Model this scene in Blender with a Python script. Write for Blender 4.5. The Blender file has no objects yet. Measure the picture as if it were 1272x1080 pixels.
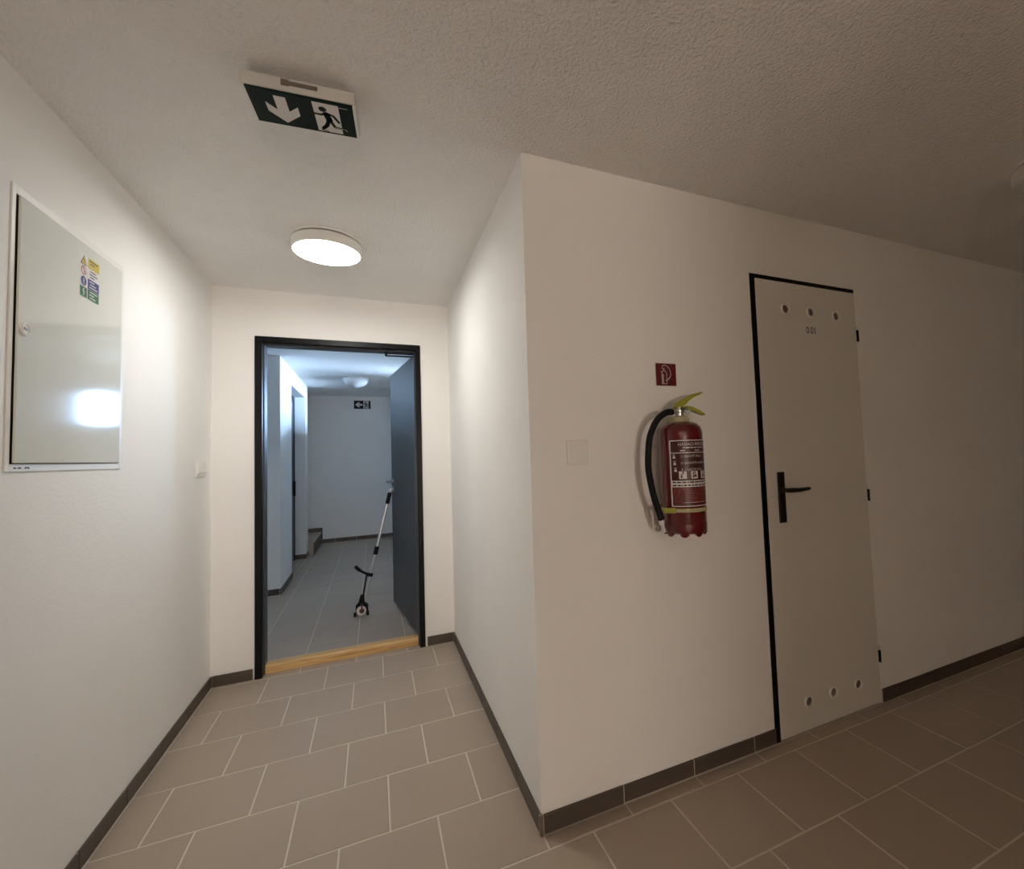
import bpy, bmesh, math, random
from mathutils import Vector, Matrix
random.seed(7)
sc = bpy.context.scene
COL = sc.collection
PI = math.pi

# ------------------------------------------------------------------ camera
cam_d = bpy.data.cameras.new('camera'); cam = bpy.data.objects.new('camera', cam_d); COL.objects.link(cam)
def cam_axes(yaw, pitch, roll):
    cy, sy, cp, sp = math.cos(yaw), math.sin(yaw), math.cos(pitch), math.sin(pitch)
    f = Vector((sy*cp, cy*cp, sp)); r = Vector((cy, -sy, 0)); u = r.cross(f)
    c, s = math.cos(roll), math.sin(roll)
    return c*r+s*u, -s*r+c*u, f
CAM = Vector((-.4919, -1.5156, 1.2435))
_r, _u, _f = cam_axes(.4177, .0521, -.0366)
cam.matrix_world = Matrix(((_r.x, _u.x, -_f.x, CAM.x), (_r.y, _u.y, -_f.y, CAM.y), (_r.z, _u.z, -_f.z, CAM.z), (0, 0, 0, 1)))
cam_d.sensor_fit = 'HORIZONTAL'; cam_d.sensor_width = 36
cam_d.lens = 572.88/1272*36
cam_d.shift_x = (636-717.54)/1272; cam_d.shift_y = (534.89-540)/1272
cam_d.clip_start = .02
sc.camera = cam

# ------------------------------------------------------------------ world, exposure
w = bpy.data.worlds.new('overcast_sky'); sc.world = w; w.use_nodes = True
bg = w.node_tree.nodes['Background']
bg.inputs['Strength'].default_value = 740
_wt = w.node_tree; _tc = _wt.nodes.new('ShaderNodeTexCoord'); _sp = _wt.nodes.new('ShaderNodeSeparateXYZ'); _rp = _wt.nodes.new('ShaderNodeValToRGB')
_mr = _wt.nodes.new('ShaderNodeMapRange'); _mr.inputs[1].default_value = -1; _mr.inputs[2].default_value = 1
_wt.links.new(_tc.outputs['Generated'], _sp.inputs[0]); _wt.links.new(_sp.outputs['Z'], _mr.inputs[0]); _wt.links.new(_mr.outputs[0], _rp.inputs[0])
_rp.color_ramp.elements[0].position = .36; _rp.color_ramp.elements[0].color = (.15, .21, .29, 1)      # ground outside
_rp.color_ramp.elements[1].position = .68; _rp.color_ramp.elements[1].color = (.38, .63, 1, 1)        # overcast sky
_wt.links.new(_rp.outputs[0], bg.inputs['Color'])
sc.view_settings.view_transform = 'Standard'; sc.view_settings.look = 'None'
sc.view_settings.gamma = 1; sc.view_settings.use_curve_mapping = False
sc.view_settings.exposure = 0
LAMP_STRENGTH = 49
LAMP_COLOR = (1, .985, .93, 1)
REAR_STRENGTH = 145; REAR_COLOR = (1, .86, .74, 1)         # unseen fill lamp added behind the camera
sc.cycles.max_bounces = 14; sc.cycles.diffuse_bounces = 10; sc.cycles.glossy_bounces = 4
sc.cycles.transparent_max_bounces = 8; sc.cycles.sample_clamp_indirect = 6
sc.cycles.caustics_reflective = False; sc.cycles.caustics_refractive = False
# daylight portal lying in the window opening of the back room (guides the sky light, emits nothing itself)
pl = bpy.data.lights.new('window_portal', 'AREA'); pl.shape = 'RECTANGLE'; pl.size = .37; pl.size_y = .42; pl.cycles.is_portal = True
po = bpy.data.objects.new('window_portal', pl); COL.objects.link(po)
po.location = (.385, 4.93, 1.91); po.rotation_euler = (0, PI/2, 0)

# ------------------------------------------------------------------ room numbers
H = 2.324; XL = -1.354; L = 1.797; XB = -1.325; YF = 6.80; YP = 3.78
XE = 8.0; YH = -4.2; YR = -6.2; XR = -.06; T = .15; XW = .32      # unseen hall and rear corridor shaped for light falloff; window wall
WY0, WY1, WZ0, WZ1 = 4.72, 5.14, 1.72, 2.10      # back room window

# ------------------------------------------------------------------ materials
def mat(name, col, rough=.5, metal=0, bump=None, var=0, speck=None, coat=0, emit=None, spec=.5, rand=0):
    m = bpy.data.materials.new(name); m.use_nodes = True
    nt = m.node_tree; b = nt.nodes['Principled BSDF']
    b.inputs['Roughness'].default_value = rough; b.inputs['Metallic'].default_value = metal
    b.inputs['Specular IOR Level'].default_value = spec
    if coat: b.inputs['Coat Weight'].default_value = coat; b.inputs['Coat Roughness'].default_value = .04
    if emit:
        b.inputs['Emission Color'].default_value = emit[0]; b.inputs['Emission Strength'].default_value = emit[1]
    tc = nt.nodes.new('ShaderNodeTexCoord')
    col4 = (*col, 1)
    src = None
    def mixc(fac_socket, a, bcol, lo, hi):
        mr = nt.nodes.new('ShaderNodeMapRange'); mr.inputs[1].default_value = lo; mr.inputs[2].default_value = hi
        nt.links.new(fac_socket, mr.inputs[0])
        mx = nt.nodes.new('ShaderNodeMix'); mx.data_type = 'RGBA'
        nt.links.new(mr.outputs[0], mx.inputs[0])
        if isinstance(a, tuple): mx.inputs[6].default_value = a
        else: nt.links.new(a, mx.inputs[6])
        mx.inputs[7].default_value = bcol
        return mx.outputs[2]
    geo = nt.nodes.new('ShaderNodeNewGeometry')
    if var:
        n = nt.nodes.new('ShaderNodeTexNoise'); n.inputs['Scale'].default_value = 3.2; n.inputs['Detail'].default_value = 4
        nt.links.new(geo.outputs['Position'], n.inputs['Vector'])
        src = mixc(n.outputs['Fac'], tuple(c*(1-var) for c in col)+(1,), tuple(min(1, c*(1+var)) for c in col)+(1,), .3, .7)
    if rand:
        oi = nt.nodes.new('ShaderNodeObjectInfo')
        dk = tuple(c*(1-rand) for c in col)+(1,); lt = tuple(c*(1+rand) for c in col)+(1,)
        s2 = mixc(oi.outputs['Random'], dk, lt, 0, 1)
        if src is not None:
            mm = nt.nodes.new('ShaderNodeMix'); mm.data_type = 'RGBA'; mm.inputs[0].default_value = .5
            nt.links.new(src, mm.inputs[6]); nt.links.new(s2, mm.inputs[7]); src = mm.outputs[2]
        else: src = s2
    if speck:
        n = nt.nodes.new('ShaderNodeTexNoise'); n.inputs['Scale'].default_value = speck[1]; n.inputs['Detail'].default_value = 2
        nt.links.new(geo.outputs['Position'], n.inputs['Vector'])
        src = mixc(n.outputs['Fac'], src if src is not None else col4, (*speck[0], 1), speck[2], speck[2]+.12)
    if src is None: b.inputs['Base Color'].default_value = col4
    else: nt.links.new(src, b.inputs['Base Color'])
    if bump:
        n = nt.nodes.new('ShaderNodeTexNoise'); n.inputs['Scale'].default_value = bump[0]; n.inputs['Detail'].default_value = 3
        n.inputs['Roughness'].default_value = .6
        nt.links.new(geo.outputs['Position'], n.inputs['Vector'])
        bp = nt.nodes.new('ShaderNodeBump'); bp.inputs['Strength'].default_value = bump[1]; bp.inputs['Distance'].default_value = bump[2]
        nt.links.new(n.outputs['Fac'], bp.inputs['Height']); nt.links.new(bp.outputs[0], b.inputs['Normal'])
    return m
M = dict(
 wall=mat('white_wall_paint', (.90, .888, .866), .85, bump=(95, .22, .004), var=.012, spec=.25),
 ceil=mat('stippled_ceiling_plaster', (.92, .905, .885), .92, bump=(95, .8, .016), var=.02, spec=.2),
 tile=mat('taupe_floor_tile', (.405, .330, .262), .42, bump=(260, .08, .002), var=.05, rand=.05, speck=((.47, .40, .33), 420, .66), spec=.4),
 grout=mat('beige_grout', (.66, .61, .52), .9, bump=(220, .3, .002)),
 btile=mat('brown_skirting_tile', (.085, .066, .052), .42, bump=(90, .1, .002), var=.12, rand=.08),
 bdark=mat('black_frame_enamel', (.004, .004, .005), .35, spec=.18),
 leafdark=mat('anthracite_door_enamel', (.040, .047, .062), .38, bump=(300, .05, .001)),
 leafwhite=mat('white_door_enamel', (.74, .71, .66), .5, bump=(160, .05, .001), spec=.35),
 pine=mat('raw_pine', (.60, .36, .13), .55, var=.1),
 enamel=mat('white_cabinet_enamel', (.74, .745, .69), .07, spec=.35),
 plastic=mat('white_plastic', (.84, .825, .79), .4),
 gap=mat('dark_gap', (.05, .045, .035), .8),
 metal=mat('brushed_steel', (.62, .62, .62), .28, 1),
 black=mat('black_rubber', (.006, .006, .007), .6, spec=.2),
 red=mat('red_cylinder_enamel', (.105, .0035, .005), .25, coat=.5),
 redprint=mat('dark_red_label_print', (.048, .003, .004), .4),
 signred=mat('sign_red_print', (.13, .006, .008), .45),
 print=mat('white_print', (.70, .66, .64), .5),
 lime=mat('yellow_green_plastic', (.33, .33, .03), .42),
 cream=mat('cream_plastic', (.42, .38, .22), .45),
 green=mat('dark_exit_green', (.002, .010, .007), .5, spec=.2),
 yellow=mat('yellow_print', (.58, .43, .035), .45),
 blue=mat('blue_print', (.02, .03, .17), .45),
 sgreen=mat('green_print', (.015, .13, .05), .45),
 sred=mat('red_print', (.45, .08, .07), .45),
 ink=mat('black_ink', (.015, .014, .014), .5),
 opal=mat('opal_glass', (.82, .82, .82), .25),
 brown=mat('brown_plastic', (.10, .045, .02), .4),
 brass=mat('metal_trim', (.30, .25, .20), .35, 1),
 sighousing=mat('grey_white_sign_housing', (.60, .58, .55), .5),
 steel=mat('dull_steel', (.30, .30, .32), .35, .9),
 bronze=mat('dark_bronze_handle', (.045, .036, .030), .32, .7),
 alu=mat('aluminium_tube', (.75, .76, .78), .3, .9),
 insert=mat('vent_insert_plastic', (.15, .125, .10), .4),
 pocket=mat('vent_ring_plastic', (.84, .80, .74), .35),
)
M['lamp'] = mat('glowing_diffuser', (.9, .9, .9), .4, emit=(LAMP_COLOR, LAMP_STRENGTH))
M['rearfill'] = mat('warm_fill_diffuser', (.9, .9, .9), .4, emit=(REAR_COLOR, REAR_STRENGTH))
def pine_grain(m):
    nt = m.node_tree; b = nt.nodes['Principled BSDF']
    g = nt.nodes.new('ShaderNodeNewGeometry'); mp = nt.nodes.new('ShaderNodeMapping'); mp.inputs['Scale'].default_value = (2.2, 60, 60)
    n = nt.nodes.new('ShaderNodeTexNoise'); n.inputs['Scale'].default_value = 2.2; n.inputs['Detail'].default_value = 5; n.inputs['Distortion'].default_value = .6
    r = nt.nodes.new('ShaderNodeValToRGB')
    r.color_ramp.elements[0].position = .3; r.color_ramp.elements[0].color = (.46, .25, .08, 1)
    r.color_ramp.elements[1].position = .62; r.color_ramp.elements[1].color = (.74, .50, .23, 1)
    nt.links.new(g.outputs['Position'], mp.inputs[0]); nt.links.new(mp.outputs[0], n.inputs['Vector'])
    nt.links.new(n.outputs['Fac'], r.inputs[0]); nt.links.new(r.outputs[0], b.inputs['Base Color'])
pine_grain(M['pine'])
gm = bpy.data.materials.new('clear_window_glass'); gm.use_nodes = True
_nt = gm.node_tree; _nt.nodes.clear()
_o = _nt.nodes.new('ShaderNodeOutputMaterial'); _t = _nt.nodes.new('ShaderNodeBsdfTransparent'); _g = _nt.nodes.new('ShaderNodeBsdfGlossy')
_g.inputs['Roughness'].default_value = .02; _m = _nt.nodes.new('ShaderNodeMixShader'); _m.inputs[0].default_value = .04; _nt.links.new(_t.outputs[0], _m.inputs[1]); _nt.links.new(_g.outputs[0], _m.inputs[2]); _nt.links.new(_m.outputs[0], _o.inputs[0])
M['glass'] = gm

# ------------------------------------------------------------------ mesh builder
class MB:
    def __init__(s): s.bm = bmesh.new(); s.mi = 0
    def face(s, pts):
        vs = [s.bm.verts.new(p) for p in pts]
        try:
            f = s.bm.faces.new(vs); f.material_index = s.mi; return f
        except ValueError: return None
    def box(s, x0, x1, y0, y1, z0, z1, bev=0, seg=2):
        vs = [s.bm.verts.new(p) for p in [(x0,y0,z0),(x1,y0,z0),(x1,y1,z0),(x0,y1,z0),(x0,y0,z1),(x1,y0,z1),(x1,y1,z1),(x0,y1,z1)]]
        fs = [s.bm.faces.new([vs[i] for i in q]) for q in [(3,2,1,0),(4,5,6,7),(0,1,5,4),(1,2,6,5),(2,3,7,6),(3,0,4,7)]]
        for f in fs: f.material_index = s.mi
        if bev:
            es = list({e for f in fs for e in f.edges})
            r = bmesh.ops.bevel(s.bm, geom=es, offset=bev, segments=seg, affect='EDGES', profile=.5)
            for f in r['faces']: f.material_index = s.mi
        return s
    def obox(s, c, ax, ay, az, bev=0, seg=2):          # oriented box: centre and three half-axis vectors
        c, ax, ay, az = map(Vector, (c, ax, ay, az))
        b = MB(); b.box(-ax.length, ax.length, -ay.length, ay.length, -az.length, az.length, bev, seg)
        R = Matrix((ax.normalized(), ay.normalized(), az.normalized())).transposed()
        s.merge(b, lambda v: R @ v + c); return s
    def merge(s, o, fn=lambda v: v):
        mp = {v: s.bm.verts.new(fn(v.co)) for v in o.bm.verts}
        for f in o.bm.faces:
            try:
                g = s.bm.faces.new([mp[v] for v in f.verts]); g.material_index = s.mi; g.smooth = f.smooth
            except ValueError: pass
        o.bm.free()
    def tube(s, pts, rad, n=14, cap=True):             # rad: number or list
        pts = [Vector(p) for p in pts]; k = len(pts)
        rads = rad if isinstance(rad, (list, tuple)) else [rad]*k
        t0 = (pts[1]-pts[0]).normalized()
        nrm = t0.orthogonal().normalized(); rings = []
        for i, p in enumerate(pts):
            t = (pts[min(i+1, k-1)]-pts[max(i-1, 0)]).normalized()
            nrm = (nrm - t*nrm.dot(t)).normalized(); bn = t.cross(nrm)
            rings.append([s.bm.verts.new(p + rads[i]*(math.cos(2*PI*j/n)*nrm + math.sin(2*PI*j/n)*bn)) for j in range(n)])
        for a, b in zip(rings, rings[1:]):
            for j in range(n):
                f = s.bm.faces.new((a[j], a[(j+1) % n], b[(j+1) % n], b[j])); f.smooth = True; f.material_index = s.mi
        if cap:
            for rg in (rings[0][::-1], rings[-1]):
                f = s.bm.faces.new(rg); f.material_index = s.mi
        return s
    def lathe(s, prof, c, axis='Z', n=48, capb=True, capt=True):
        c = Vector(c); rings = []
        A = {'Z': (Vector((1,0,0)), Vector((0,1,0)), Vector((0,0,1))), 'Y': (Vector((1,0,0)), Vector((0,0,1)), Vector((0,1,0))), 'X': (Vector((0,1,0)), Vector((0,0,1)), Vector((1,0,0)))}[axis]
        for r, h in prof:
            rings.append([s.bm.verts.new(c + A[0]*r*math.cos(2*PI*j/n) + A[1]*r*math.sin(2*PI*j/n) + A[2]*h) for j in range(n)])
        for a, b in zip(rings, rings[1:]):
            for j in range(n):
                f = s.bm.faces.new((a[j], a[(j+1) % n], b[(j+1) % n], b[j])); f.smooth = True; f.material_index = s.mi
        if capb: s.bm.faces.new(rings[0][::-1]).material_index = s.mi
        if capt: s.bm.faces.new(rings[-1]).material_index = s.mi
        return s
    def prism(s, poly, fn, d):                          # poly in 2D, fn(u,v,w) -> xyz, extruded over w 0..d
        n = len(poly)
        a = [s.bm.verts.new(fn(u, v, 0)) for u, v in poly]; b = [s.bm.verts.new(fn(u, v, d)) for u, v in poly]
        for f in [a[::-1], b] + [[a[i], a[(i+1) % n], b[(i+1) % n], b[i]] for i in range(n)]:
            s.bm.faces.new(f).material_index = s.mi
        return s

WORLD = {}
def part(name, mb, mats, parent=None, recalc=True, bev=0, origin=None, sharp=38):
    if recalc: bmesh.ops.recalc_face_normals(mb.bm, faces=mb.bm.faces)
    me = bpy.data.meshes.new(name)
    cs = [v.co for v in mb.bm.verts]
    if origin is None:
        lo = Vector([min(c[i] for c in cs) for i in range(3)]); hi = Vector([max(c[i] for c in cs) for i in range(3)])
        o = Vector(((lo.x+hi.x)/2, (lo.y+hi.y)/2, lo.z))
    else: o = Vector(origin)
    for v in mb.bm.verts: v.co -= o
    mb.bm.to_mesh(me); mb.bm.free()
    for m in (mats if isinstance(mats, (list, tuple)) else [mats]): me.materials.append(M[m])
    sm = [p.use_smooth for p in me.polygons]
    me.set_sharp_from_angle(angle=math.radians(sharp))
    me.polygons.foreach_set('use_smooth', sm)              # only turned surfaces are smooth
    ob = bpy.data.objects.new(name, me); COL.objects.link(ob)
    WORLD[ob.name] = o
    if parent is not None:
        ob.parent = parent; ob.location = o - WORLD[parent.name]
    else: ob.location = o
    return ob
def root(name, loc, label, cat, group=None):
    o = bpy.data.objects.new(name, None); COL.objects.link(o); o.location = loc; o.empty_display_size = .05
    WORLD[o.name] = Vector(loc); tag(o, label, cat, group); return o
def tag(o, label, cat, group=None):
    o['label'] = label; o['category'] = cat
    if group: o['group'] = group
    return o
def struct(name, mb, m, label=None):
    o = part(name, mb, m); o['kind'] = 'structure'
    if label: o['label'] = label
    return o
def sroot(name, loc, label):
    o = bpy.data.objects.new(name, None); COL.objects.link(o); o.location = loc; o.empty_display_size = .05
    WORLD[o.name] = Vector(loc); o['kind'] = 'structure'; o['label'] = label; return o

# flat graphics: every mark is a thin print lying on its own surface
def text_mesh(txt, size, align='LEFT', bold=0):
    cu = bpy.data.curves.new('txt', 'FONT'); cu.body = txt; cu.size = size; cu.align_x = align; cu.resolution_u = 3; cu.offset = bold
    ob = bpy.data.objects.new('txt', cu); COL.objects.link(ob)
    bpy.context.view_layer.update()
    dg = bpy.context.evaluated_depsgraph_get()
    me = bpy.data.meshes.new_from_object(ob.evaluated_get(dg))
    bpy.data.objects.remove(ob); bpy.data.curves.remove(cu)
    return me
class Print:
    def __init__(s, fn): s.fn = fn; s.mb = MB()         # fn(u, v, layer) -> xyz
    def poly(s, pts, mi=0, lay=1):
        s.mb.mi = mi; s.mb.face([s.fn(u, v, lay) for u, v in pts])
    def rect(s, u0, u1, v0, v1, mi=0, lay=1, nu=1):
        for i in range(nu):
            a = u0+(u1-u0)*i/nu; b = u0+(u1-u0)*(i+1)/nu
            s.poly([(a, v0), (b, v0), (b, v1), (a, v1)], mi, lay)
    def disc(s, u, v, r, mi=0, lay=1, n=20, ry=None):
        ry = ry or r
        s.poly([(u+r*math.cos(2*PI*i/n), v+ry*math.sin(2*PI*i/n)) for i in range(n)], mi, lay)
    def ring(s, u, v, r, wd, mi=0, lay=1, n=24, a0=0, a1=2*PI):
        for i in range(n):
            a = a0+(a1-a0)*i/n; b = a0+(a1-a0)*(i+1)/n
            s.poly([(u+q*math.cos(t), v+q*math.sin(t)) for q, t in ((r, a), (r, b), (r-wd, b), (r-wd, a))], mi, lay)
    def stroke(s, pts, wd, mi=0, lay=1, caps=True):
        for (a, b), (c, d) in zip(pts, pts[1:]):
            l = math.hypot(c-a, d-b) or 1e-6; nx, ny = -(d-b)/l*wd/2, (c-a)/l*wd/2
            s.poly([(a+nx, b+ny), (a-nx, b-ny), (c-nx, d-ny), (c+nx, d+ny)], mi, lay)
        if caps:
            for a, b in pts: s.disc(a, b, wd/2, mi, lay, 10)
    def text(s, txt, u, v, size, mi=0, lay=1, align='LEFT', sx=1, bold=0):
        me = text_mesh(txt, size, align, bold); s.mb.mi = mi
        vs = [s.mb.bm.verts.new(s.fn(u+p.co.x*sx, v+p.co.y, lay)) for p in me.vertices]
        for p in me.polygons:
            try: s.mb.bm.faces.new([vs[i] for i in p.vertices]).material_index = mi
            except ValueError: pass
        bpy.data.meshes.remove(me)
def plane_fn(o, ud, vd, nd, step=.00035):
    o, ud, vd, nd = map(Vector, (o, ud, vd, nd))
    return lambda u, v, lay=1: o + ud*u + vd*v + nd*(step*lay)

# ------------------------------------------------------------------ shell
m = MB(); m.box(-2.95, XE+.2, YR-.2, 7.0, -.18, -.0016)
floor = struct('floor', m, 'grout', 'tiled floor running through the corridor, hall and back room')
m = MB(); m.box(-2.95, XE+.2, YR-.2, 7.0, H, H+.15)
struct('ceiling', m, 'ceil', 'rough stippled plaster ceiling')
m = MB(); m.box(XL-.2, XL, YR, L, -.0025, H)
struct('wall_left', m, 'wall', 'white corridor wall carrying the electrical panel')
m = MB()
DX0, DX1, DZ = -1.128, -.206, 2.018; wt0 = XW+.07
m.box(-2.75, DX0, L, L+T, -.0025, H).box(DX1, wt0, L, L+T, -.0025, H).box(DX0, DX1, L, L+T, DZ, H)
struct('wall_end', m, 'wall', 'white wall around the open dark doorway')
m = MB(); m.box(0, T, T, L, -.0025, H)
m.box(0, 1.042, 0, T, -.0025, H).box(1.719, XE, 0, T, -.0025, H).box(1.042, 1.719, 0, T, 2.012, H).box(1.042, 1.719, .09, T, -.0025, 2.012)
struct('wall_right', m, 'wall', 'white corner block with the extinguisher on its front side')
m = MB(); m.box(XE, XE+T, YH, T, -.0025, H); struct('wall_hall_end', m, 'wall', 'far right end wall of the hall')
m = MB(); m.box(XL-.2, XR+T, YR-T, YR, -.0025, H); struct('wall_rear', m, 'wall', 'end wall of the unseen corridor added behind the camera')
m = MB(); m.box(XR, XE+T, YH-T, YH, -.0025, H).box(XR, XR+T, YR, YH-T, -.0025, H); struct('wall_hall_rear', m, 'wall', 'unseen rear wall of the hall, its corner shaped to shade the hall')  # corner set out of view to cut off the fill towards the right
# back room
m = MB()
wt = XW+.07
m.box(XW, wt, L+T, WY0, -.0025, H).box(XW, wt, WY1, YF+T, -.0025, H).box(XW, wt, WY0, WY1, -.0025, WZ0).box(XW, wt, WY0, WY1, WZ1, H)
struct('wall_window', m, 'wall', 'back room wall with the small high window')
m = MB(); m.box(-2.75, wt, YF, YF+T, -.0025, H); struct('wall_far', m, 'wall', 'far wall of the back room')
OY0, OY1, OZ = 4.466, 5.60, 2.14
m = MB()
m.box(-2.6, XB, YP, OY0, -.0025, H).box(-2.6, XB, OY1, 5.83, -.0025, H).box(-2.6, XB, OY0, OY1, OZ, H).box(-2.6, -1.47, OY0, OY1, -.0025, OZ)
struct('wall_pier', m, 'wall', 'white pier at the left of the back room with a recessed doorway')
m = MB(); m.box(-2.75, -2.6, L+T, YF, -.0025, H); struct('wall_alcove', m, 'wall', 'left outer wall of the back room')

# ------------------------------------------------------------------ floor tiles (one object each)
TX0, TP, TY0 = -.1501, .3059, 1.7705
G = .0058
def tile_mesh(w_, d_, key={}):
    k = (round(w_, 3), round(d_, 3))
    if k in key: return key[k]
    b = bmesh.new(); c = .0018; hw, hd = w_/2, d_/2
    lo = [b.verts.new((sx*hw, sy*hd, -.008)) for sx, sy in ((-1,-1),(1,-1),(1,1),(-1,1))]
    md = [b.verts.new((sx*hw, sy*hd, -c*.7)) for sx, sy in ((-1,-1),(1,-1),(1,1),(-1,1))]
    up = [b.verts.new((sx*(hw-c), sy*(hd-c), 0)) for sx, sy in ((-1,-1),(1,-1),(1,1),(-1,1))]
    for i in range(4):
        j = (i+1) % 4
        b.faces.new((lo[i], lo[j], md[j], md[i])); b.faces.new((md[i], md[j], up[j], up[i]))
    b.faces.new(up)
    me = bpy.data.meshes.new('tile'); b.to_mesh(me); b.free(); me.materials.append(M['tile'])
    key[k] = me
    return me
def put_tile(x0, x1, y0, y1):
    if x1-x0 < .014 or y1-y0 < .014: return
    o = bpy.data.objects.new('tile', tile_mesh(x1-x0-G, y1-y0-G)); COL.objects.link(o)
    o.parent = floor
    o.location = Vector(((x0+x1)/2, (y0+y1)/2, random.uniform(-.0004, .0004))) - WORLD[floor.name]
rest = MB()
def rest_tile(x0, x1, y0, y1):
    if x1-x0 < .014 or y1-y0 < .014: return
    g = G/2; rest.box(x0+g, x1-g, y0+g, y1-g, -.008, 0)
def rows(x0, x1, y0, y1, fn):
    r = math.floor((TY0-y1)/TP)-1
    while TY0-TP*r > y0:
        ya, yb = TY0-TP*(r+1), TY0-TP*r
        if yb > y0 and ya < y1:
            off = TX0 + (TP/2 if r % 2 else 0)
            k = math.floor((x0-off)/TP)
            while off+TP*k < x1:
                xa, xb = off+TP*k, off+TP*(k+1)
                if xb > x0: fn(max(xa, x0), min(xb, x1), max(ya, y0), min(yb, y1))
                k += 1
        r += 1
YL = TY0-TP*6                                             # row line in front of the corner
XA = TX0+TP/2
rows(XL+.008, XA, YL, L+.052, put_tile)
rows(XA, 3.5, YL, -.008, put_tile)
rows(XL+.008, 3.5, TY0-TP*10, YL, put_tile)
rows(XL+.008, XE, YH, TY0-TP*10, rest_tile)
rows(XL+.008, XR, YR, YH, rest_tile)
rows(3.5, XE, TY0-TP*10, -.008, rest_tile)
off = TX0-TP/2                                            # back room: rows run along the room
k = -8
while off+TP*k < XW:
    xa, xb = off+TP*k, off+TP*(k+1)
    y = L+.12 - (TP/2 if k % 2 else 0)
    while y < YF:
        x0, x1, y0, y1 = xa, min(xb, XW), max(y, L+.12), min(y+TP, YF-.008)
        y += TP
        if x1 <= -2.6: continue
        if x0 < XB and y1 > YP and y0 < 5.83:             # under the pier
            x0 = max(x0, XB)
            if x1 < XB: continue
        if y0 > 5.83 and x1 < -1.27: continue            # under the stairs
        (put_tile if x1 > -1.8 and x0 > -1.7 else rest_tile)(max(x0, -2.6), x1, y0, y1)
    k += 1
rows(-1.4445, XB, OY0+.004, OY1-.011, put_tile)
ro = part('tile_field', rest, 'tile', floor); ro['kind'] = 'stuff'

# ------------------------------------------------------------------ skirting tiles
BH, BT = .062, .0085
def skirting(name, p0, p1, nrm, joints, label, z0=0, h=BH):
    # p0,p1 on the wall plane; nrm points into the room; joints = distances along the run
    p0, p1, nrm = Vector((*p0, 0)), Vector((*p1, 0)), Vector((*nrm, 0))
    ln = (p1-p0).length; d = (p1-p0)/ln
    up = Vector((0, 0, 1))
    mb = MB(); c = (p0+p1)/2 + nrm*(BT*.35) + up*(z0+h/2-.001)
    mb.obox(c, d*(ln/2), nrm*(BT*.35), up*(h/2-.001))
    base = struct(name, mb, 'grout', label)
    js = [0]+sorted(j for j in joints if .01 < j < ln-.01)+[ln]
    for a, b in zip(js, js[1:]):
        t = MB(); g = .0018; e = random.uniform(-.0006, .0006)
        t.obox(p0 + d*((a+b)/2) + nrm*(BT/2+e/2) + up*(z0+h/2+.0012), d*((b-a)/2-g), nrm*(BT/2+e/2), up*(h/2-.0012+random.uniform(-.001, .0006)), .0012, 1)
        part('tile', t, 'btile', base)
    return base
skirting('baseboard_left', (XL, YR), (XL, L), (1, 0), [1.423-.3059*k-YR for k in range(-1, 26)], 'brown tile skirting along the left corridor wall')
skirting('baseboard_end_left', (XL+BT, L), (-1.150, L), (0, -1), [], 'short brown skirting tile left of the dark doorway')
skirting('baseboard_end_right', (-.178, L), (-BT, L), (0, -1), [], 'short brown skirting tile right of the dark doorway')
skirting('baseboard_right', (0, -.002), (0, L), (-1, 0), [.27+.3059*k for k in range(5)], 'brown tile skirting along the right corridor wall')
skirting('baseboard_front', (.004, 0), (1.037, 0), (0, -1), [.302, .610, .914], 'dark skirting tiles below the fire extinguisher')
skirting('baseboard_front_right', (1.728, 0), (XE, 0), (0, -1), [.11+.3059*k for k in range(21)], 'dark skirting tiles right of the white door')
skirting('baseboard_far', (-1.262, YF), (XW, YF), (0, -1), [.2+.3059*k for k in range(4)], 'dark skirting along the far back room wall')
skirting('baseboard_stair', (-1.9, YF), (-1.236, YF), (0, -1), [.35], 'dark skirting stepping up over the stairs', z0=.175, h=.07)
skirting('baseboard_stair_upright', (-1.264, YF), (-1.236, YF), (0, -1), [], 'short upright skirting tile at the first stair', z0=.063, h=.112)
skirting('baseboard_pier', (-2.6, YP), (XB+BT, YP), (0, -1), [.35+.3059*k for k in range(4)], 'skirting along the front of the white pier')
skirting('baseboard_pier_side', (XB, YP), (XB, OY0), (1, 0), [.30], 'skirting along the side of the white pier')
skirting('baseboard_recess', (-1.468, OY1), (XB+BT, OY1), (0, -1), [], 'skirting inside the recessed doorway')
skirting('baseboard_pier_far', (XB, OY1), (XB, 5.83), (1, 0), [], 'short skirting beyond the recessed doorway')
m = MB(); m.box(-BT-.0012, .0030, -BT-.0012, .0030, 0, BH+.0025, .001, 1)
struct('trim_1', m, 'brass', 'metal edge strip on the skirting at the wall corner')

# stairs at the far left of the back room
st = root('staircase', (-1.75, 6.3, 0), 'brown tiled stairs going up left behind the white pier', 'stairs')
for i in range(3):
    x1 = -1.264-.28*i
    m = MB(); m.box(-2.12 if i == 2 else x1-.28, x1, 5.832, YF-.011, -.002+0, .16+.165*i); part('stair_body', m, 'tile', st)
    m = MB(); m.box(x1+.0005, x1+.010, 5.836, YF-.012, .002+.165*i if i else .002, .158+.165*i, .0015, 1); part('riser_tile', m, 'btile', st)
    m = MB(); m.box(x1-.272, x1+.012, 5.836, YF-.012, .1605+.165*i, .170+.165*i, .002, 1); part('tread_tile', m, 'tile', st)

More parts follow.
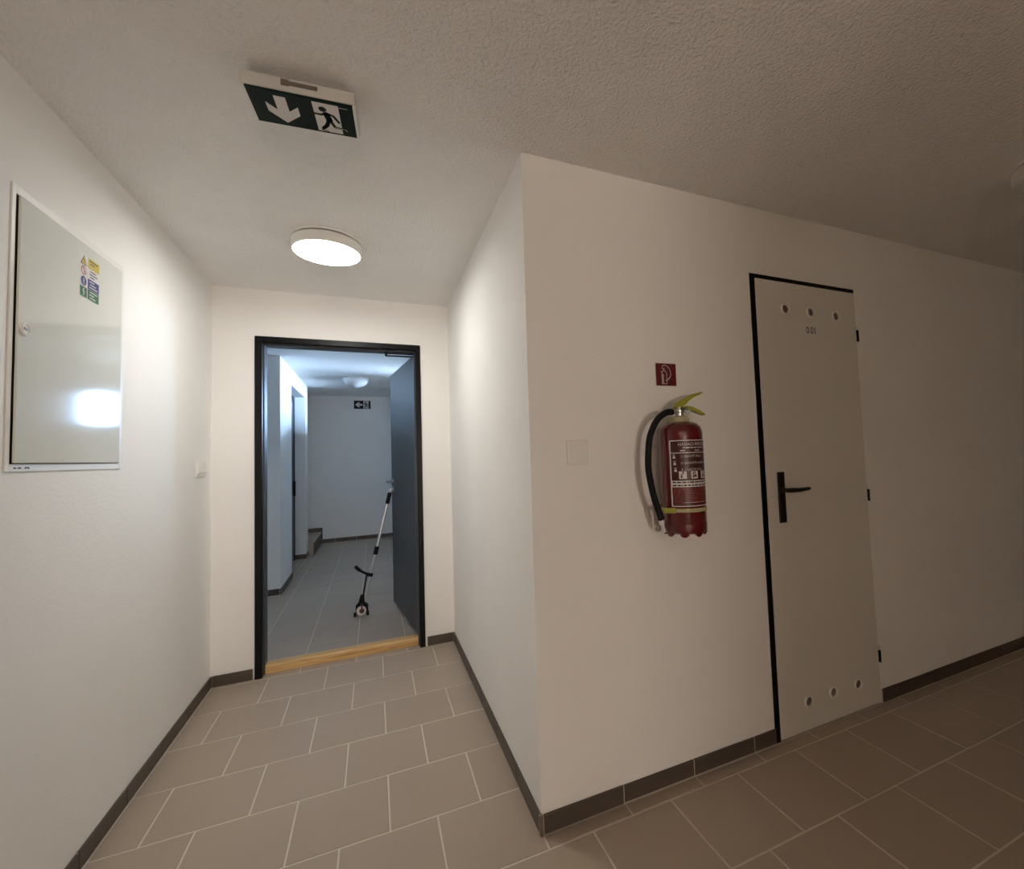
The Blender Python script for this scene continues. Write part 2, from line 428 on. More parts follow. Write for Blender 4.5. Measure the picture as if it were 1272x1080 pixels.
# ------------------------------------------------------------------ door 1: dark steel door, standing open
d1 = sroot('door_1', ((-1.143-.19)/2, L, 0), 'dark steel door standing open at the end of the corridor')
FX0, FX1, FZ = -1.143, -.190, 2.034
m = MB()
yf, yb = L-.010, L+.118
fw = .037
for xa, xb in ((FX0, FX0+fw), (FX1-fw+.004, FX1)):
    m.box(xa, xb, yf, L+.035, 0, FZ, .003, 1)
m.box(FX0+fw-.004, FX1-fw+.008, yf, L+.035, FZ-fw, FZ, .003, 1)
part('door_frame', m, 'bdark', d1)
m = MB()                                                   # deeper rebate of the frame
m.box(FX0+.012, FX0+fw+.006, L+.033, yb, 0, FZ-.012, .002, 1)
m.box(FX1-fw-.004, FX1-.012, L+.033, yb, 0, FZ-.012, .002, 1)
m.box(FX0+.02, FX1-.02, L+.033, yb, FZ-fw-.008, FZ-.012, .002, 1)
part('frame_rebate', m, 'leafdark', d1)
hinge = Vector((-.226, L+.098, 0)); far = Vector((-.352, 2.790, 0))
ld = (far-hinge).normalized(); LW = (far-hinge).length; ln_ = Vector((-ld.y, ld.x, 0))   # ln_ points to -x (visible face)
UP = Vector((0, 0, 1))
m = MB(); m.obox((hinge+far)/2 - ln_*.021 + UP*1.021, ld*(LW/2), ln_*.021, UP*.966, .002, 1)
leaf = part('door_leaf', m, 'leafdark', d1)
hp = hinge + ld*(LW-.062) + UP*1.072
m = MB()
m.tube([hp, hp+ln_*.009], .025, 24); m.tube([hp+ln_*.008, hp+ln_*.046], .0095, 14)
q = hp+ln_*.046
m.tube([q+ld*.006, q-ld*.03, q-ld*.128], [.0095, .0095, .0085], 14)
part('door_handle', m, 'steel', leaf)
hp2 = hp-UP*.066
m = MB(); m.tube([hp2, hp2+ln_*.009], .025, 24); m.tube([hp2+ln_*.009, hp2+ln_*.012], .009, 14); part('lock_rosette', m, 'metal', leaf)
m = MB(); hpb = hp-ln_*.042; m.tube([hpb, hpb-ln_*.05], .0095, 12); m.tube([hpb-ln_*.046+ld*.006, hpb-ln_*.046-ld*.12], .009, 12); part('back_handle', m, 'metal', leaf)
for zz in (.30, 1.05, 1.78):
    m = MB(); m.tube([(-.212, L+.126, zz), (-.212, L+.126, zz+.11)], .0085, 12); part('hinge', m, 'bdark', d1)
m = MB()                                                   # closer arm: bracket under the head, bar to the leaf
m.box(-.414, -.398, L+.040, L+.060, 1.962, 1.998, .002, 1)
m.box(-.412, -.232, L+.044, L+.056, 1.958, 1.967, .002, 1)
part('closer_arm', m, 'bdark', d1)

thr = MB()
prof = [(0, 0), (.070, 0), (.070, .050), (.012, .050), (.004, .046), (0, .038)]
thr.prism(prof, lambda u, v, w_: (-1.104+w_, L+.048+u, v+.0), 1.104-.2275)
tag(part('threshold_beam', thr, 'pine'), 'raw pine beam laid across the floor of the dark doorway', 'threshold')

# ------------------------------------------------------------------ door 2: white cellar door
d2 = sroot('door_2', (1.38, 0, 0), 'narrow white door numbered 0.01 on the dim wall')
m = MB()
m.box(1.0375, 1.0655, -.004, .088, 0, 2.0190, .0015, 1)
m.box(1.0640, 1.7215, -.004, .088, 2.0015, 2.0190, .0015, 1)
m.box(1.712, 1.7195, .004, .088, 0, 2.003, .001, 1)
part('door_frame', m, 'bdark', d2)
m = MB(); m.box(1.0665, 1.7195, -.006, .034, .006, 1.9995, .0018, 1)
leaf2 = part('door_leaf', m, 'leafwhite', d2)
yv = -.006
for vx, vz in ((1.237, 1.873), (1.400, 1.873), (1.572, 1.868), (1.237, .128), (1.392, .130), (1.560, .128)):
    m = MB(); m.lathe([(.0265, .0), (.0275, -.0040), (.0255, -.0080), (.0215, -.0078), (.0180, -.0012)], (vx, yv, vz), 'Y', 32, False, False)
    v = part('vent_ring', m, 'pocket', leaf2)
    m = MB(); m.lathe([(.0182, -.0008), (.0140, -.0020), (.0105, -.0042), (.0060, -.0050)], (vx, yv, vz), 'Y', 28, False, True)
    part('vent_insert', m, 'insert', v)
p = Print(plane_fn((1.400, yv-.0003, 1.771), (1, 0, 0), (0, 0, 1), (0, -1, 0)))
p.text('0.01', 0, 0, .046, align='CENTER', sx=.86, bold=.0006)
o = part('number', p.mb, 'ink', leaf2, recalc=False); o['label'] = 'black number 0.01'
m = MB(); m.box(1.1265, 1.1640, yv-.0095, yv, .912, 1.134, .003, 2); pl_ = part('handle_plate', m, 'bronze', leaf2)
m = MB(); m.tube([(1.143, yv-.008, 1.0555), (1.143, yv-.045, 1.0555)], .0095, 16)
m.tube([(1.136, yv-.046, 1.0555), (1.150, yv-.048, 1.0555), (1.20, yv-.050, 1.0540), (1.255, yv-.047, 1.0555), (1.272, yv-.044, 1.0565)], [.0095, .0105, .0100, .0085, .0065], 16)
part('lever', m, 'bronze', pl_)
m = MB(); m.lathe([(.006, 0), (.0058, -.003)], (1.1452, yv-.0095, .962), 'Y', 16); part('keyhole', m, 'ink', pl_)
for zz in (1.79, 1.00, .228):
    m = MB(); m.tube([(1.7260, -.0065, zz-.035), (1.7260, -.0065, zz+.022)], .0062, 12); h_ = part('hinge', m, 'bdark', d2)
    m = MB(); m.tube([(1.7260, -.0065, zz+.0225), (1.7260, -.0065, zz+.040)], .0056, 12); part('hinge_cap', m, 'plastic', h_)

# ------------------------------------------------------------------ door 3: dark door in the pier recess, window
d3 = sroot('door_3', (-1.46, 5.03, 0), 'dark door set back in the pier of the back room')
m = MB(); m.box(-1.4695, -1.445, OY0+.002, OY0+.06, 0, OZ-.003).box(-1.4695, -1.445, OY1-.06, OY1-.011, .0, OZ-.003).box(-1.4695, -1.445, OY0+.06, OY1-.06, OZ-.06, OZ-.003); part('door_frame', m, 'bdark', d3)
m = MB(); m.box(-1.4690, -1.450, OY0+.062, OY1-.062, .006, OZ-.062, .001, 1); l3 = part('door_leaf', m, 'leafdark', d3)
m = MB(); m.box(-1.451, -1.425, OY1-.135, OY1-.095, .84, 1.03, .003, 1); part('lock_case', m, 'ink', l3)
wn = sroot('window_1', (XW+.04, (WY0+WY1)/2, WZ0), 'small high window letting daylight into the back room')
m = MB(); f = .028
wa, wb = XW+.02, XW+.06
m.box(wa, wb, WY0, WY1, WZ0, WZ0+f).box(wa, wb, WY0, WY1, WZ1-f, WZ1).box(wa, wb, WY0, WY0+f, WZ0+f, WZ1-f).box(wa, wb, WY1-f, WY1, WZ0+f, WZ1-f)
part('window_frame', m, 'plastic', wn)
m = MB(); m.box(XW+.038, XW+.042, WY0+f-.004, WY1-f+.004, WZ0+f-.004, WZ1-f+.004); part('pane', m, 'glass', wn)

# ------------------------------------------------------------------ electrical panel on the left wall
ep = root('electrical_panel', (XL, .445, 1.255), 'white flush steel panel with a warning sticker on the left wall', 'electrical panel')
PY0, PY1, PZ0, PZ1 = .150, .742, 1.252, 2.016
QY0, QY1, QZ0, QZ1 = .1695, .7225, 1.2745, 1.9895
m = MB(); fx = XL+.0035
m.box(XL, fx, PY0, QY0-.0035, PZ0, PZ1, .001, 1).box(XL, fx, QY1+.002, PY1, PZ0, PZ1, .001, 1)
m.box(XL, fx, QY0-.0035, QY1+.002, PZ0, QZ0-.0025, .001, 1).box(XL, fx, QY0-.0035, QY1+.002, QZ1+.0025, PZ1, .001, 1)
part('panel_frame', m, 'plastic', ep)
m = MB(); m.box(XL+.0002, XL+.0012, QY0-.0045, QY1+.0035, QZ0-.0035, QZ1+.0035); part('gap', m, 'gap', ep)
m = MB(); dx = XL+.0065
m.box(XL+.0012, dx, QY0, QY1, QZ0, QZ1, .002, 2); pd = part('panel_door', m, 'enamel', ep, origin=(dx, QY1, QZ0)); AJAR = .007
m = MB(); m.lathe([(.019, 0), (.019, .003), (.0165, .0055), (.0135, .0055), (.0128, .0032)], (dx, .1945, 1.634), 'X', 32, False, True)
lk = part('lock', m, 'plastic', pd)
m = MB(); m.box(dx+.003, dx+.0062, .1845, .2045, 1.6305, 1.6375, .001, 1); part('lock_bar', m, 'metal', lk)
p = Print(plane_fn((dx, .447, 1.813), (0, 1, 0), (0, 0, 1), (1, 0, 0), .0004))
SW, SH = .112, .139
p.rect(0, SW, 0, SH, 0, 1)
rowh = SH/4; cw = .040
for i in range(4):
    v0 = SH-rowh*(i+1)+.0015; v1 = SH-rowh*i-.0015
    mi = [1, 0, 2, 3][i]
    if i in (0, 2, 3): p.rect(cw+.004, SW, v0-.001, v1+.001, mi, 2)
    uc, vc = cw/2, (v0+v1)/2
    if i == 0:
        p.poly([(1e-3, v0), (cw-1e-3, v0), (uc, v1)], 4, 2); p.poly([(.005, v0+.0022), (cw-.005, v0+.0022), (uc, v1-.005)], 1, 3)
        p.stroke([(uc+.002, vc+.004), (uc-.002, vc-.002), (uc+.002, vc-.003), (uc-.001, vc-.010)], .0022, 4, 4)
    if i == 1:
        p.disc(uc, vc, .0155, 5, 2); p.disc(uc, vc, .0118, 0, 3); p.stroke([(uc-.003, vc+.008), (uc+.003, vc), (uc, vc-.008)], .004, 4, 4); p.stroke([(uc-.009, vc+.009), (uc+.009, vc-.009)], .003, 5, 5)
    if i == 2:
        p.disc(uc, vc, .0160, 2, 2); p.stroke([(uc, vc+.008), (uc, vc-.003)], .0045, 0, 3); p.disc(uc, vc-.0095, .0025, 0, 3)
    if i == 3:
        p.rect(1e-3, cw-1e-3, v0-.001, v1, 3, 2); p.stroke([(uc+.002, vc+.011), (uc-.004, vc+.001), (uc+.004, vc-.001), (uc-.001, vc-.011)], .004, 0, 3)
    for j in range(3 if i else 2):                          # lines too small to read
        a = cw+.012+.004*((j+i) % 2); bb = SW-.010-.010*((j*2+i) % 3); vv = v1-.006-.0095*j
        p.rect(a, bb, vv-.0022, vv+.0012, 0 if i in (2, 3) else 4, 3)
sk = part('warning_sticker', p.mb, ['print', 'yellow', 'blue', 'sgreen', 'ink', 'sred'], pd, recalc=False)
sk['label'] = 'yellow, white, blue and green electrical warning sticker'
p = Print(plane_fn((fx, .176, 1.257), (0, 1, 0), (0, 0, 1), (1, 0, 0)))
for a, b in ((.004, .014), (.017, .019), (.021, .034)): p.rect(a, b, .0025, .0062, 0)
p.poly([(.045, .001), (.049, .0075), (.056, .006), (.064, .0075), (.067, .001), (.060, .003), (.052, .003)], 1)
part('maker_mark', p.mb, ['gap', 'ink'], ep, recalc=False)
pd.rotation_euler = (0, 0, AJAR)                          # the door stands slightly open at its lock side

# ------------------------------------------------------------------ light switches
sw = root('light_switch', (XL, 1.602, 1.20), 'white double light switch low on the left wall before the doorway', 'light switch')
m = MB(); m.box(XL, XL+.009, 1.528, 1.676, 1.199, 1.287, .003, 2); part('switch_frame', m, 'plastic', sw)
for a in (1.538, 1.604):
    m = MB(); m.prism([(.012, 1.216), (.0155, 1.220), (.0115, 1.270), (.008, 1.270), (.008, 1.216)], lambda u, v, w_, a=a: (XL+u, a+.001+w_, v), .060); part('rocker', m, 'plastic', sw)
sw = root('light_switch', (.175, 0, 1.207), 'white single light switch left of the fire extinguisher', 'light switch')
m = MB(); m.box(.133, .2165, -.0095, 0, 1.2075, 1.2955, .003, 2); part('switch_frame', m, 'plastic', sw)
m = MB(); m.prism([(-.008, 1.224), (-.0140, 1.225), (-.0118, 1.279), (-.008, 1.280)], lambda u, v, w_: (.1465+w_, u, v), .0565); part('rocker', m, 'plastic', sw)

# ------------------------------------------------------------------ fire extinguisher sign
fs = root('fire_extinguisher_sign', (.571, 0, 1.502), 'small square red sign above the fire extinguisher', 'sign')
m = MB(); m.box(.521, .621, -.0022, 0, 1.500, 1.593, .0006, 1); part('sign_plate', m, 'print', fs)
p = Print(plane_fn((.521, -.0022, 1.500), (1, 0, 0), (0, 0, 1), (0, -1, 0)))
W_, H_ = .100, .093
p.rect(.003, W_-.002, .0025, H_-.0025, 1, 1)
a = 3e-3
p.stroke([(.0305, .010), (.0305, .053), (.034, .060), (.040, .062), (.048, .060), (.053, .052), (.054, .010), (.0305, .010)], a*.9, 0, 2)
p.rect(.033, .0385, .012, .049, 0, 2)
p.stroke([(.026, .058), (.034, .057)], a, 0, 2)
p.stroke([(.040, .062), (.040, .067), (.034, .070), (.033, .076), (.037, .082), (.046, .084), (.056, .081), (.066, .072), (.072, .060), (.073, .047), (.069, .036), (.061, .028)], a*.95, 0, 2)
p.stroke([(.067, .036), (.060, .028), (.049, .023)], a*1.5, 0, 2)
p.stroke([(.040, .067), (.044, .071)], a*.9, 0, 2)
part('pictogram', p.mb, ['print', 'signred'], fs, recalc=False)

# ------------------------------------------------------------------ fire extinguisher
EX, EY, ER = .550, -.105, .080
fe = root('fire_extinguisher', (EX, EY, .935), 'dark red fire extinguisher with black hose hanging on the wall', 'fire extinguisher')
m = MB(); m.lathe([(.070, .962), (.0765, .966), (ER, .976), (ER, 1.306), (.0785, 1.318), (.0735, 1.330), (.064, 1.340), (.048, 1.347), (.030, 1.351), (.024, 1.352)], (EX, EY, 0), 'Z', 64)
body = part('cylinder', m, 'red', fe)
m = MB(); n = 96                                            # scalloped foot ring
rr = []
n = 192
for lev, (r, base) in enumerate([(.0806, .982), (.0806, .964), (.0790, .954), (.072, .948), (.060, .950)]):
    ring = []
    for j in range(n):
        t = 2*PI*j/n; s_ = math.sqrt(max(0, (math.sin(t*8+.5)+.30)/1.30))
        zz = base - (.0, .002, .008, .012, .010)[lev]*s_
        ring.append(m.bm.verts.new((EX+r*math.cos(t), EY+r*math.sin(t), zz)))
    rr.append(ring)
for a_, b_ in zip(rr, rr[1:]):
    for j in range(n):
        m.bm.faces.new((a_[j], a_[(j+1) % n], b_[(j+1) % n], b_[j])).smooth = True
part('foot_ring', m, 'red', fe)
m = MB(); m.lathe([(.034, 1.346), (.036, 1.352), (.035, 1.362), (.028, 1.370), (.020, 1.372)], (EX, EY, 0), 'Z', 36); part('neck_collar', m, 'cream', fe)
m = MB(); m.lathe([(.017, 1.370), (.017, 1.384), (.0195, 1.386), (.0195, 1.394), (.014, 1.396), (.013, 1.406)], (EX, EY, 0), 'Z', 24)
m.tube([(EX, EY, 1.388), (.512, EY, 1.387)], [.009, .0085], 14)
m.box(EX-.016, EX+.018, EY-.011, EY+.011, 1.384, 1.404, .002, 1)
part('valve', m, 'metal', fe)
def lever(name, pts, wd, th):
    m = MB(); c = [Vector((x_, EY, z_)) for x_, z_ in pts]
    up_, dn = [], []
    for i, q_ in enumerate(c):
        t = (c[min(i+1, len(c)-1)]-c[max(i-1, 0)]).normalized(); nn = Vector((-t.z, 0, t.x)); tt = th[i]/2
        up_.append(q_+nn*tt); dn.append(q_-nn*tt)
    poly = up_+dn[::-1]
    m.prism([(q_.x, q_.z) for q_ in poly], lambda u, v, w_: (u, EY-wd/2+w_, v), wd)
    bmesh.ops.bevel(m.bm, geom=m.bm.edges[:], offset=.0015, segments=1, affect='EDGES')
    return part(name, m, 'lime', fe)
lever('squeeze_lever', [(.534, 1.398), (.548, 1.414), (.572, 1.425), (.586, 1.437), (.612, 1.450), (.640, 1.457), (.656, 1.4625)], .021, [.014, .022, .022, .014, .011, .008, .005])
lever('carry_handle', [(.562, 1.401), (.582, 1.4045), (.606, 1.400), (.634, 1.389), (.662, 1.3775)], .023, [.010, .012, .013, .011, .006])
m = MB(); cx_, cz_ = .579, 1.393
m.tube([(cx_+.0085*math.cos(2*PI*i/20), EY-.014, cz_-.003+.0105*math.sin(2*PI*i/20)) for i in range(21)], .0015, 8, False)
m.tube([(cx_-.008, EY-.014, cz_+.006), (cx_-.026, EY-.013, cz_+.012)], .0016, 8); part('safety_pin', m, 'metal', fe)
def smooth(pts, n=8):
    P_ = [Vector(q_) for q_ in pts]; P_ = [P_[0]*2-P_[1]]+P_+[P_[-1]*2-P_[-2]]; out = []
    for i in range(1, len(P_)-2):
        for j in range(n):
            t = j/n; a, b, c, d = P_[i-1:i+3]
            out.append(.5*((2*b)+(-a+c)*t+(2*a-5*b+4*c-d)*t*t+(-a+3*b-3*c+d)*t**3))
    return out+[P_[-2]]
hose_pts = smooth([(.519, -.105, 1.3875), (.490, -.105, 1.3840), (.454, -.104, 1.3600), (.430, -.102, 1.3220), (.416, -.100, 1.2770), (.408, -.100, 1.1920), (.414, -.103, 1.1300), (.424, -.106, 1.0760), (.438, -.110, 1.0300), (.446, -.113, .9980)])
m = MB(); m.tube(hose_pts, .0118, 16); part('hose', m, 'black', fe)
m = MB(); m.tube([(.445, -.113, 1.000), (.4495, -.1135, .984)], .0125, 16); m.tube([(.4495, -.1135, .984), (.4560, -.114, .956)], [.0085, .0075], 14); part('nozzle', m, 'alu', fe)
m = MB(); m.lathe([(ER+.0004, 1.0255), (ER+.0026, 1.0262), (ER+.0026, 1.0385), (ER+.0004, 1.0392)], (EX, EY, 0), 'Z', 64, False, False)
strap = part('strap', m, 'cream', fe)
m = MB(); m.obox((.4655, -.138, 1.033), (.017, -.013, 0), (.004, .005, 0), (0, 0, .0095), .002, 1); part('strap_buckle', m, 'lime', strap)
m = MB(); m.box(.470, .496, -.060, -.036, 1.018, 1.046, .003, 1); part('hose_clip', m, 'lime', fe)
m = MB(); m.box(.528, .572, -.0265, 0, 1.00, 1.33, .003, 1); part('wall_bracket', m, 'black', fe)
# printed label wrapped on the cylinder
LZ0, LZ1, LHW = 1.046, 1.281, .093
def cyl_fn(u, v, lay=1):
    t = -PI/2 + u/ER; r = ER+.00035*lay
    return (EX+r*math.cos(t), EY+r*math.sin(t), v)
p = Print(cyl_fn)
p.rect(-LHW, LHW, LZ0, LZ1, 0, 1, 28)
bw = .0032
p.rect(-LHW, LHW, LZ1-bw, LZ1, 1, 2, 28); p.rect(-LHW, LHW, LZ0, LZ0+bw, 1, 2, 28)
p.rect(-LHW, -LHW+.0045, LZ0, LZ1, 1, 2); p.rect(LHW-.0045, LHW, LZ0, LZ1, 1, 2)
p.rect(-LHW, LHW, 1.2345, 1.2370, 1, 2, 28)
p.text('HASIACI PRÍSTROJ', 0, 1.2605, .0150, 1, 2, 'CENTER')
def bars(u0, u1, v, h, mi, seed):                            # print too small to read
    rd = random.Random(seed); u = u0
    while u < u1:
        wd = rd.uniform(.005, .017); e = min(u+wd, u1)
        p.rect(u, e, v-h/2, v+h/2, mi, 3, 3); u = e+rd.uniform(.0018, .004)
bars(-.045, .045, 1.2535, .0032, 1, 1); bars(-.055, -.035, 1.2435, .0035, 1, 2); bars(.000, .020, 1.2435, .0035, 1, 3)
for i, tx in enumerate(('1. ODISTIŤ PÁKU', '2. UCHOPTE HADICU', '3. STLAČTE PÁKU')):
    v = 1.2195-.0235*i
    p.text(tx, -.053, v, .0108, 1, 2)
    u = -.077+.002*i
    p.poly([(u-.005, v-.003), (u+.005, v-.003), (u+.0045, v+.003), (u+.001, v+.006), (u+.001, v+.010), (u-.001, v+.010), (u-.001, v+.006), (u-.0045, v+.003)], 1, 2)
    p.stroke([(u-.005, v+.009), (u+.004, v+.011)], .0014, 1, 2)
for i in range(3):
    u0, v0, s_ = -.062+.043*i, 1.1435, .027
    p.rect(u0, u0+s_, v0, v0+s_, 1, 2, 4)
    p.rect(u0+s_*.46, u0+s_*.62, v0+s_*.62, v0+s_, 0, 3); p.poly([(u0+s_*.20, v0+s_*.15), (u0+s_*.45, v0+s_*.15), (u0+s_*.40, v0+s_*.62), (u0+s_*.32, v0+s_*.70)], 0, 3)
    if i == 1: p.disc(u0+s_*.62, v0+s_*.38, s_*.17, 0, 3); p.disc(u0+s_*.3, v0+s_*.75, s_*.1, 0, 3)
    if i == 2: p.rect(u0+s_*.55, u0+s_*.8, v0+s_*.2, v0+s_*.5, 0, 3)
p.rect(-LHW, LHW, 1.1145, 1.1375, 1, 2, 28)
bars(-LHW+.007, LHW-.007, 1.1315, .0050, 2, 5); bars(-LHW+.007, LHW-.007, 1.1205, .0050, 2, 6)
for i in range(9):
    bars(-LHW+.009, LHW-.012-.02*((i*7) % 3), 1.1085-.0058*i, .0016, 3, 10+i)
p.rect(-.05, LHW-.01, 1.0595, 1.0607, 1, 2, 16); bars(-.083, -.04, 1.0555, .0016, 3, 40)
lb = part('instruction_label', p.mb, ['redprint', 'print', 'ink', 'sred'], body, recalc=False)
lb['label'] = 'dark red label with white frame, lettering and pictograms'

# ------------------------------------------------------------------ exit signs
def exit_art(p, w_, h_, arrow, du0=.60, du1=.86):
    p.rect(0, w_, 0, h_, 1, 1)
    du0 *= w_; du1 *= w_; dw = du1-du0; v0, v1 = h_*.045, h_*.955; dh = v1-v0
    p.rect(du0, du1, v0, v1, 0, 2)
    X = lambda a, b: (du0+dw*a, v0+dh*b)
    s = dw
    p.disc(*X(.36, .80), dh*.085, 1, 3, ry=dh*.085)
    p.stroke([X(.46, .66), X(.55, .44)], s*.27, 1, 3, False); p.disc(*X(.46, .66), s*.11, 1, 3); p.disc(*X(.55, .44), s*.12, 1, 3)
    p.stroke([X(.44, .67), X(.26, .60), X(-.02, .61)], s*.115, 1, 3)
    p.stroke([X(.50, .68), X(.74, .62), X(.92, .42)], s*.115, 1, 3)
    p.stroke([X(.52, .44), X(.40, .24), X(.24, .12)], s*.17, 1, 3)
    p.stroke([X(.58, .44), X(.72, .22), X(1.10, .20)], s*.13, 1, 3)
    p.stroke([X(.72, .22), X(1.14, .20), X(1.20, .14)], s*.028, 0, 4)
    p.stroke([X(1.02, .955), X(1.34, .955)], s*.03, 0, 4)
    p.stroke([X(.24, .12), X(.16, .05), X(.40, .02)], s*.06, 1, 3)
    ac = (w_*.29, h_*.5)
    sh = [(-.11, .40), (.11, .40), (.11, -.02), (.30, .17), (.30, -.10), (0, -.40), (-.30, -.10), (-.30, .17), (-.11, -.02)]
    for part_ in ([0, 1, 2, 5, 8], [2, 3, 4, 5], [5, 6, 7, 8]):
        pts = [(ac[0]+a*h_, ac[1]+b*h_) if arrow == 'down' else (ac[0]+b*h_*1.0, ac[1]-a*h_) for a, b in (sh[i] for i in part_)]
        p.poly(pts, 0, 2)
cx_, cy_ = -.662, -.027; ang = math.radians(-3.8)
ud = Vector((math.cos(ang), math.sin(ang), 0)); vd = Vector((-math.sin(ang), math.cos(ang), 0))
es = root('exit_sign', (cx_, cy_, H), 'large green exit sign with down arrow fixed flat to the corridor ceiling', 'exit sign')
C_ = Vector((cx_, cy_, 0))
m = MB(); m.obox(C_+vd*.004+UP*(H-.010), ud*.130, vd*.050, UP*.010, .003, 1); part('mounting_base', m, 'sighousing', es)
m = MB(); m.obox(C_+UP*(H-.038), ud*.140, vd*.0735, UP*.0185, .004, 2)
hs = part('housing', m, 'sighousing', es)
m = MB(); m.obox(C_-vd*.0735+ud*.008+UP*(H-.034), ud*.036, vd*.0022, UP*.006, .001, 1)
m.obox(C_-vd*.0735-ud*.035+UP*(H-.034), ud*.010, vd*.0026, UP*.009, .001, 1); part('cover_latch', m, 'insert', hs)
m = MB()
m.obox(C_+UP*(H-.0585), ud*.1335, vd*.0685, UP*.0030, .001, 1); pn = part('sign_panel', m, 'green', es)
for sgn in (-1, 1):
    m = MB(); m.obox(C_+ud*(.1345*sgn)+UP*(H-.0590), ud*.0035, vd*.069, UP*.0042, .001, 1); part('end_rail', m, 'plastic', es)
p = Print(plane_fn(C_-ud*.129+(-vd)*.0665*-1+UP*(H-.0615), ud, -vd, (0, 0, -1)))
exit_art(p, .258, .133, 'down')
part('pictogram', p.mb, ['print', 'green'], pn, recalc=False)
es2 = root('exit_sign', (-.651, YF, 2.115), 'small exit sign with left arrow on the far wall of the back room', 'exit sign')
m = MB(); m.box(-.777, -.525, YF-.022, YF, 2.115, 2.254, .002, 1); part('housing', m, 'plastic', es2)
m = MB(); m.box(-.774, -.528, YF-.024, YF-.0215, 2.118, 2.251); pn = part('sign_panel', m, 'green', es2)
p = Print(plane_fn((-.774, YF-.024, 2.118), (1, 0, 0), (0, 0, 1), (0, -1, 0), .0008))
exit_art(p, .246, .133, 'left', .56, .88)
part('pictogram', p.mb, ['print', 'green'], pn, recalc=False)

# ------------------------------------------------------------------ ceiling lamps
def disc_lamp(x_, y_, label, lit):
    r_ = root('ceiling_lamp', (x_, y_, H), label, 'ceiling lamp')
    m = MB(); m.lathe([(.140, H-.0085), (.153, H-.0080), (.154, H-.0045), (.152, H)], (x_, y_, 0), 'Z', 64); part('mounting_ring', m, 'plastic', r_)
    m = MB(); m.lathe([(.138, H-.0165), (.138, H-.0080)], (x_, y_, 0), 'Z', 64, False, False); part('shadow_gap', m, 'gap', r_)
    m = MB(); m.lathe([(.120, H-.0150), (.150, H-.0155), (.1515, H-.018), (.1515, H-.058), (.1500, H-.0615), (.1450, H-.0625), (.1448, H-.0605)], (x_, y_, 0), 'Z', 64, True, False); part('housing', m, 'plastic', r_)
    m = MB(); m.lathe([(.1446, H-.0600), (.1440, H-.0622), (.1380, H-.0640), (.10, H-.0648), (.02, H-.065)], (x_, y_, 0), 'Z', 64); part('diffuser', m, lit or 'opal', r_)
disc_lamp(-.685, .965, 'round white ceiling lamp glowing in the corridor', 'lamp')
disc_lamp(1.97, -.71, 'unlit round ceiling lamp above the dark hall at right', None)
wl = root('fill_lamp', (-.45, YR, .845), 'unseen round fill light added at the end of the corridor behind the camera', 'fill light')  # added out of view to brighten the front wall and ceiling
m = MB(); m.lathe([(.205, 0), (.205, .05), (.200, .055), (.196, .056)], (-.45, YR, 1.05), 'Y', 48, True, False); part('housing', m, 'plastic', wl)
m = MB(); m.lathe([(.196, .054), (.15, .060), (.02, .064)], (-.45, YR, 1.05), 'Y', 48); part('diffuser', m, 'rearfill', wl)
bl = root('ceiling_lamp', (-.69, 5.00, H), 'unlit opal bowl lamp on the back room ceiling', 'ceiling lamp')
m = MB(); m.lathe([(.150, H-.022), (.158, H-.012), (.155, H)], (-.69, 5.0, 0), 'Z', 48); part('lamp_base', m, 'plastic', bl)
m = MB(); m.lathe([(.150, H-.020)]+[(.148*math.cos(t), H-.020-.095*math.sin(t)) for t in [PI/2*i/10 for i in range(1, 10)]]+[(.012, H-.115)], (-.69, 5.0, 0), 'Z', 48); part('bowl', m, 'opal', bl)

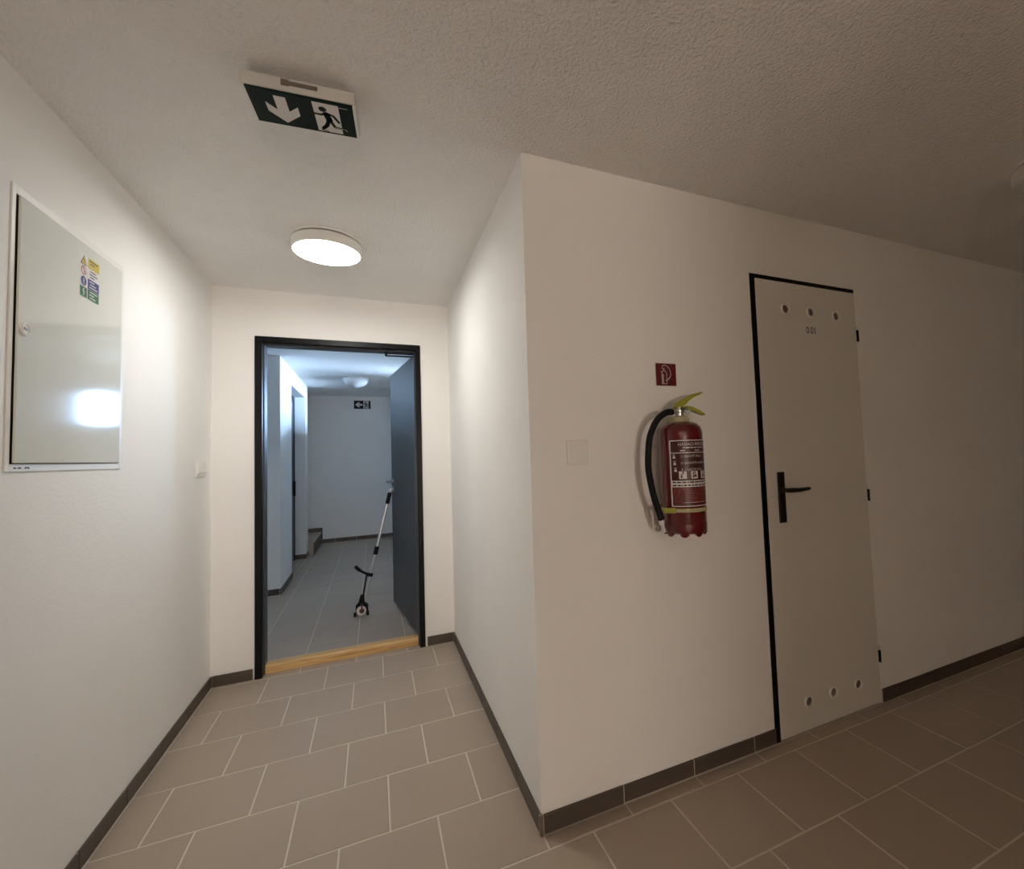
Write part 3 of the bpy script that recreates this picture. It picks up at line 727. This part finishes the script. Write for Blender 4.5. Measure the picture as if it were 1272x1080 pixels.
# ------------------------------------------------------------------ telescopic wheeled pole leaning on the open door
tp = root('wheeled_pole', (-.598, 2.71, 0), 'silver telescopic pole on small wheels leaning against the open dark door', 'pole tool')
A_ = Vector((-.5835, 2.712, .085)); B_ = Vector((-.3690, 2.745, .980))
ax = (B_-A_).normalized()
at = lambda z_: A_ + (B_-A_)*((z_-A_.z)/(B_.z-A_.z))
m = MB(); m.tube([at(.10), at(.525)], .0085, 14); part('lower_tube', m, 'alu', tp)
m = MB(); m.tube([at(.49), at(.905)], .0115, 14); part('upper_tube', m, 'alu', tp)
m = MB(); m.tube([at(.475), at(.48), at(.535), at(.54)], [.013, .017, .017, .014], 16); part('clamp', m, 'black', tp)
m = MB(); m.tube([at(.885), at(.895), at(.93), at(.97), at(.978)], [.013, .0165, .0155, .0165, .012], 16); part('grip', m, 'black', tp)
m = MB(); m.tube([at(.975), at(.990), at(1.012)], [.010, .014, .010], 14); part('end_cap', m, 'alu', tp)
c_ = at(.318)
m = MB(); m.obox(c_+Vector((-.006, -.004, 0)), (.024, 0, -.006), (0, .014, 0), (.003, 0, .013), .003, 1); piv = part('pivot_bracket', m, 'black', tp)
e_ = c_+Vector((-.030, -.012, .012))
m = MB()
pts = smooth([e_, e_+Vector((-.030, -.004, .020)), e_+Vector((-.060, -.006, .045)), e_+Vector((-.082, -.006, .072))], 5)
m.tube(pts, [.0095]*(len(pts)//2)+[.013]*(len(pts)-len(pts)//2), 10); part('lever_arm', m, 'black', piv)
m = MB(); m.tube([e_+Vector((.003, 0, -.004)), Vector((-.583, 2.690, .165))], .0062, 10); part('push_rod', m, 'black', tp)
b0 = Vector((-.598, 2.70, 0))
m = MB()
m.prism([(-.016, .165), (.012, .165), (.022, .105), (.046, .085), (.046, .020), (.030, .020), (.026, .060), (-.026, .060), (-.030, .020), (-.046, .020), (-.046, .085), (-.026, .105)], lambda u, v, w_: (b0.x+u+.10*max(0, v-.1)+.004, b0.y-.005+w_, v), .03)
fk = part('fork_body', m, 'black', tp)
m = MB(); m.tube([b0+Vector((0, -.022, .046)), b0+Vector((0, -.006, .046))], .036, 24); part('disc', m, 'print', tp)
m = MB(); m.tube([b0+Vector((.004, -.027, .046)), b0+Vector((.004, -.0215, .046))], .019, 18); m.box(b0.x-.002, b0.x+.010, b0.y-.026, b0.y-.0212, .046, .10); part('hub_cover', m, 'brown', tp)
for sx in (-.047, .047):
    m = MB(); m.tube([b0+Vector((sx-.009, -.004, .0185)), b0+Vector((sx+.009, -.004, .0185))], .0185, 18); part('wheel', m, 'black', tp)
m = MB(); m.tube([b0+Vector((-.05, -.004, .0185)), b0+Vector((.05, -.004, .0185))], .005, 10); part('axle', m, 'brown', tp)
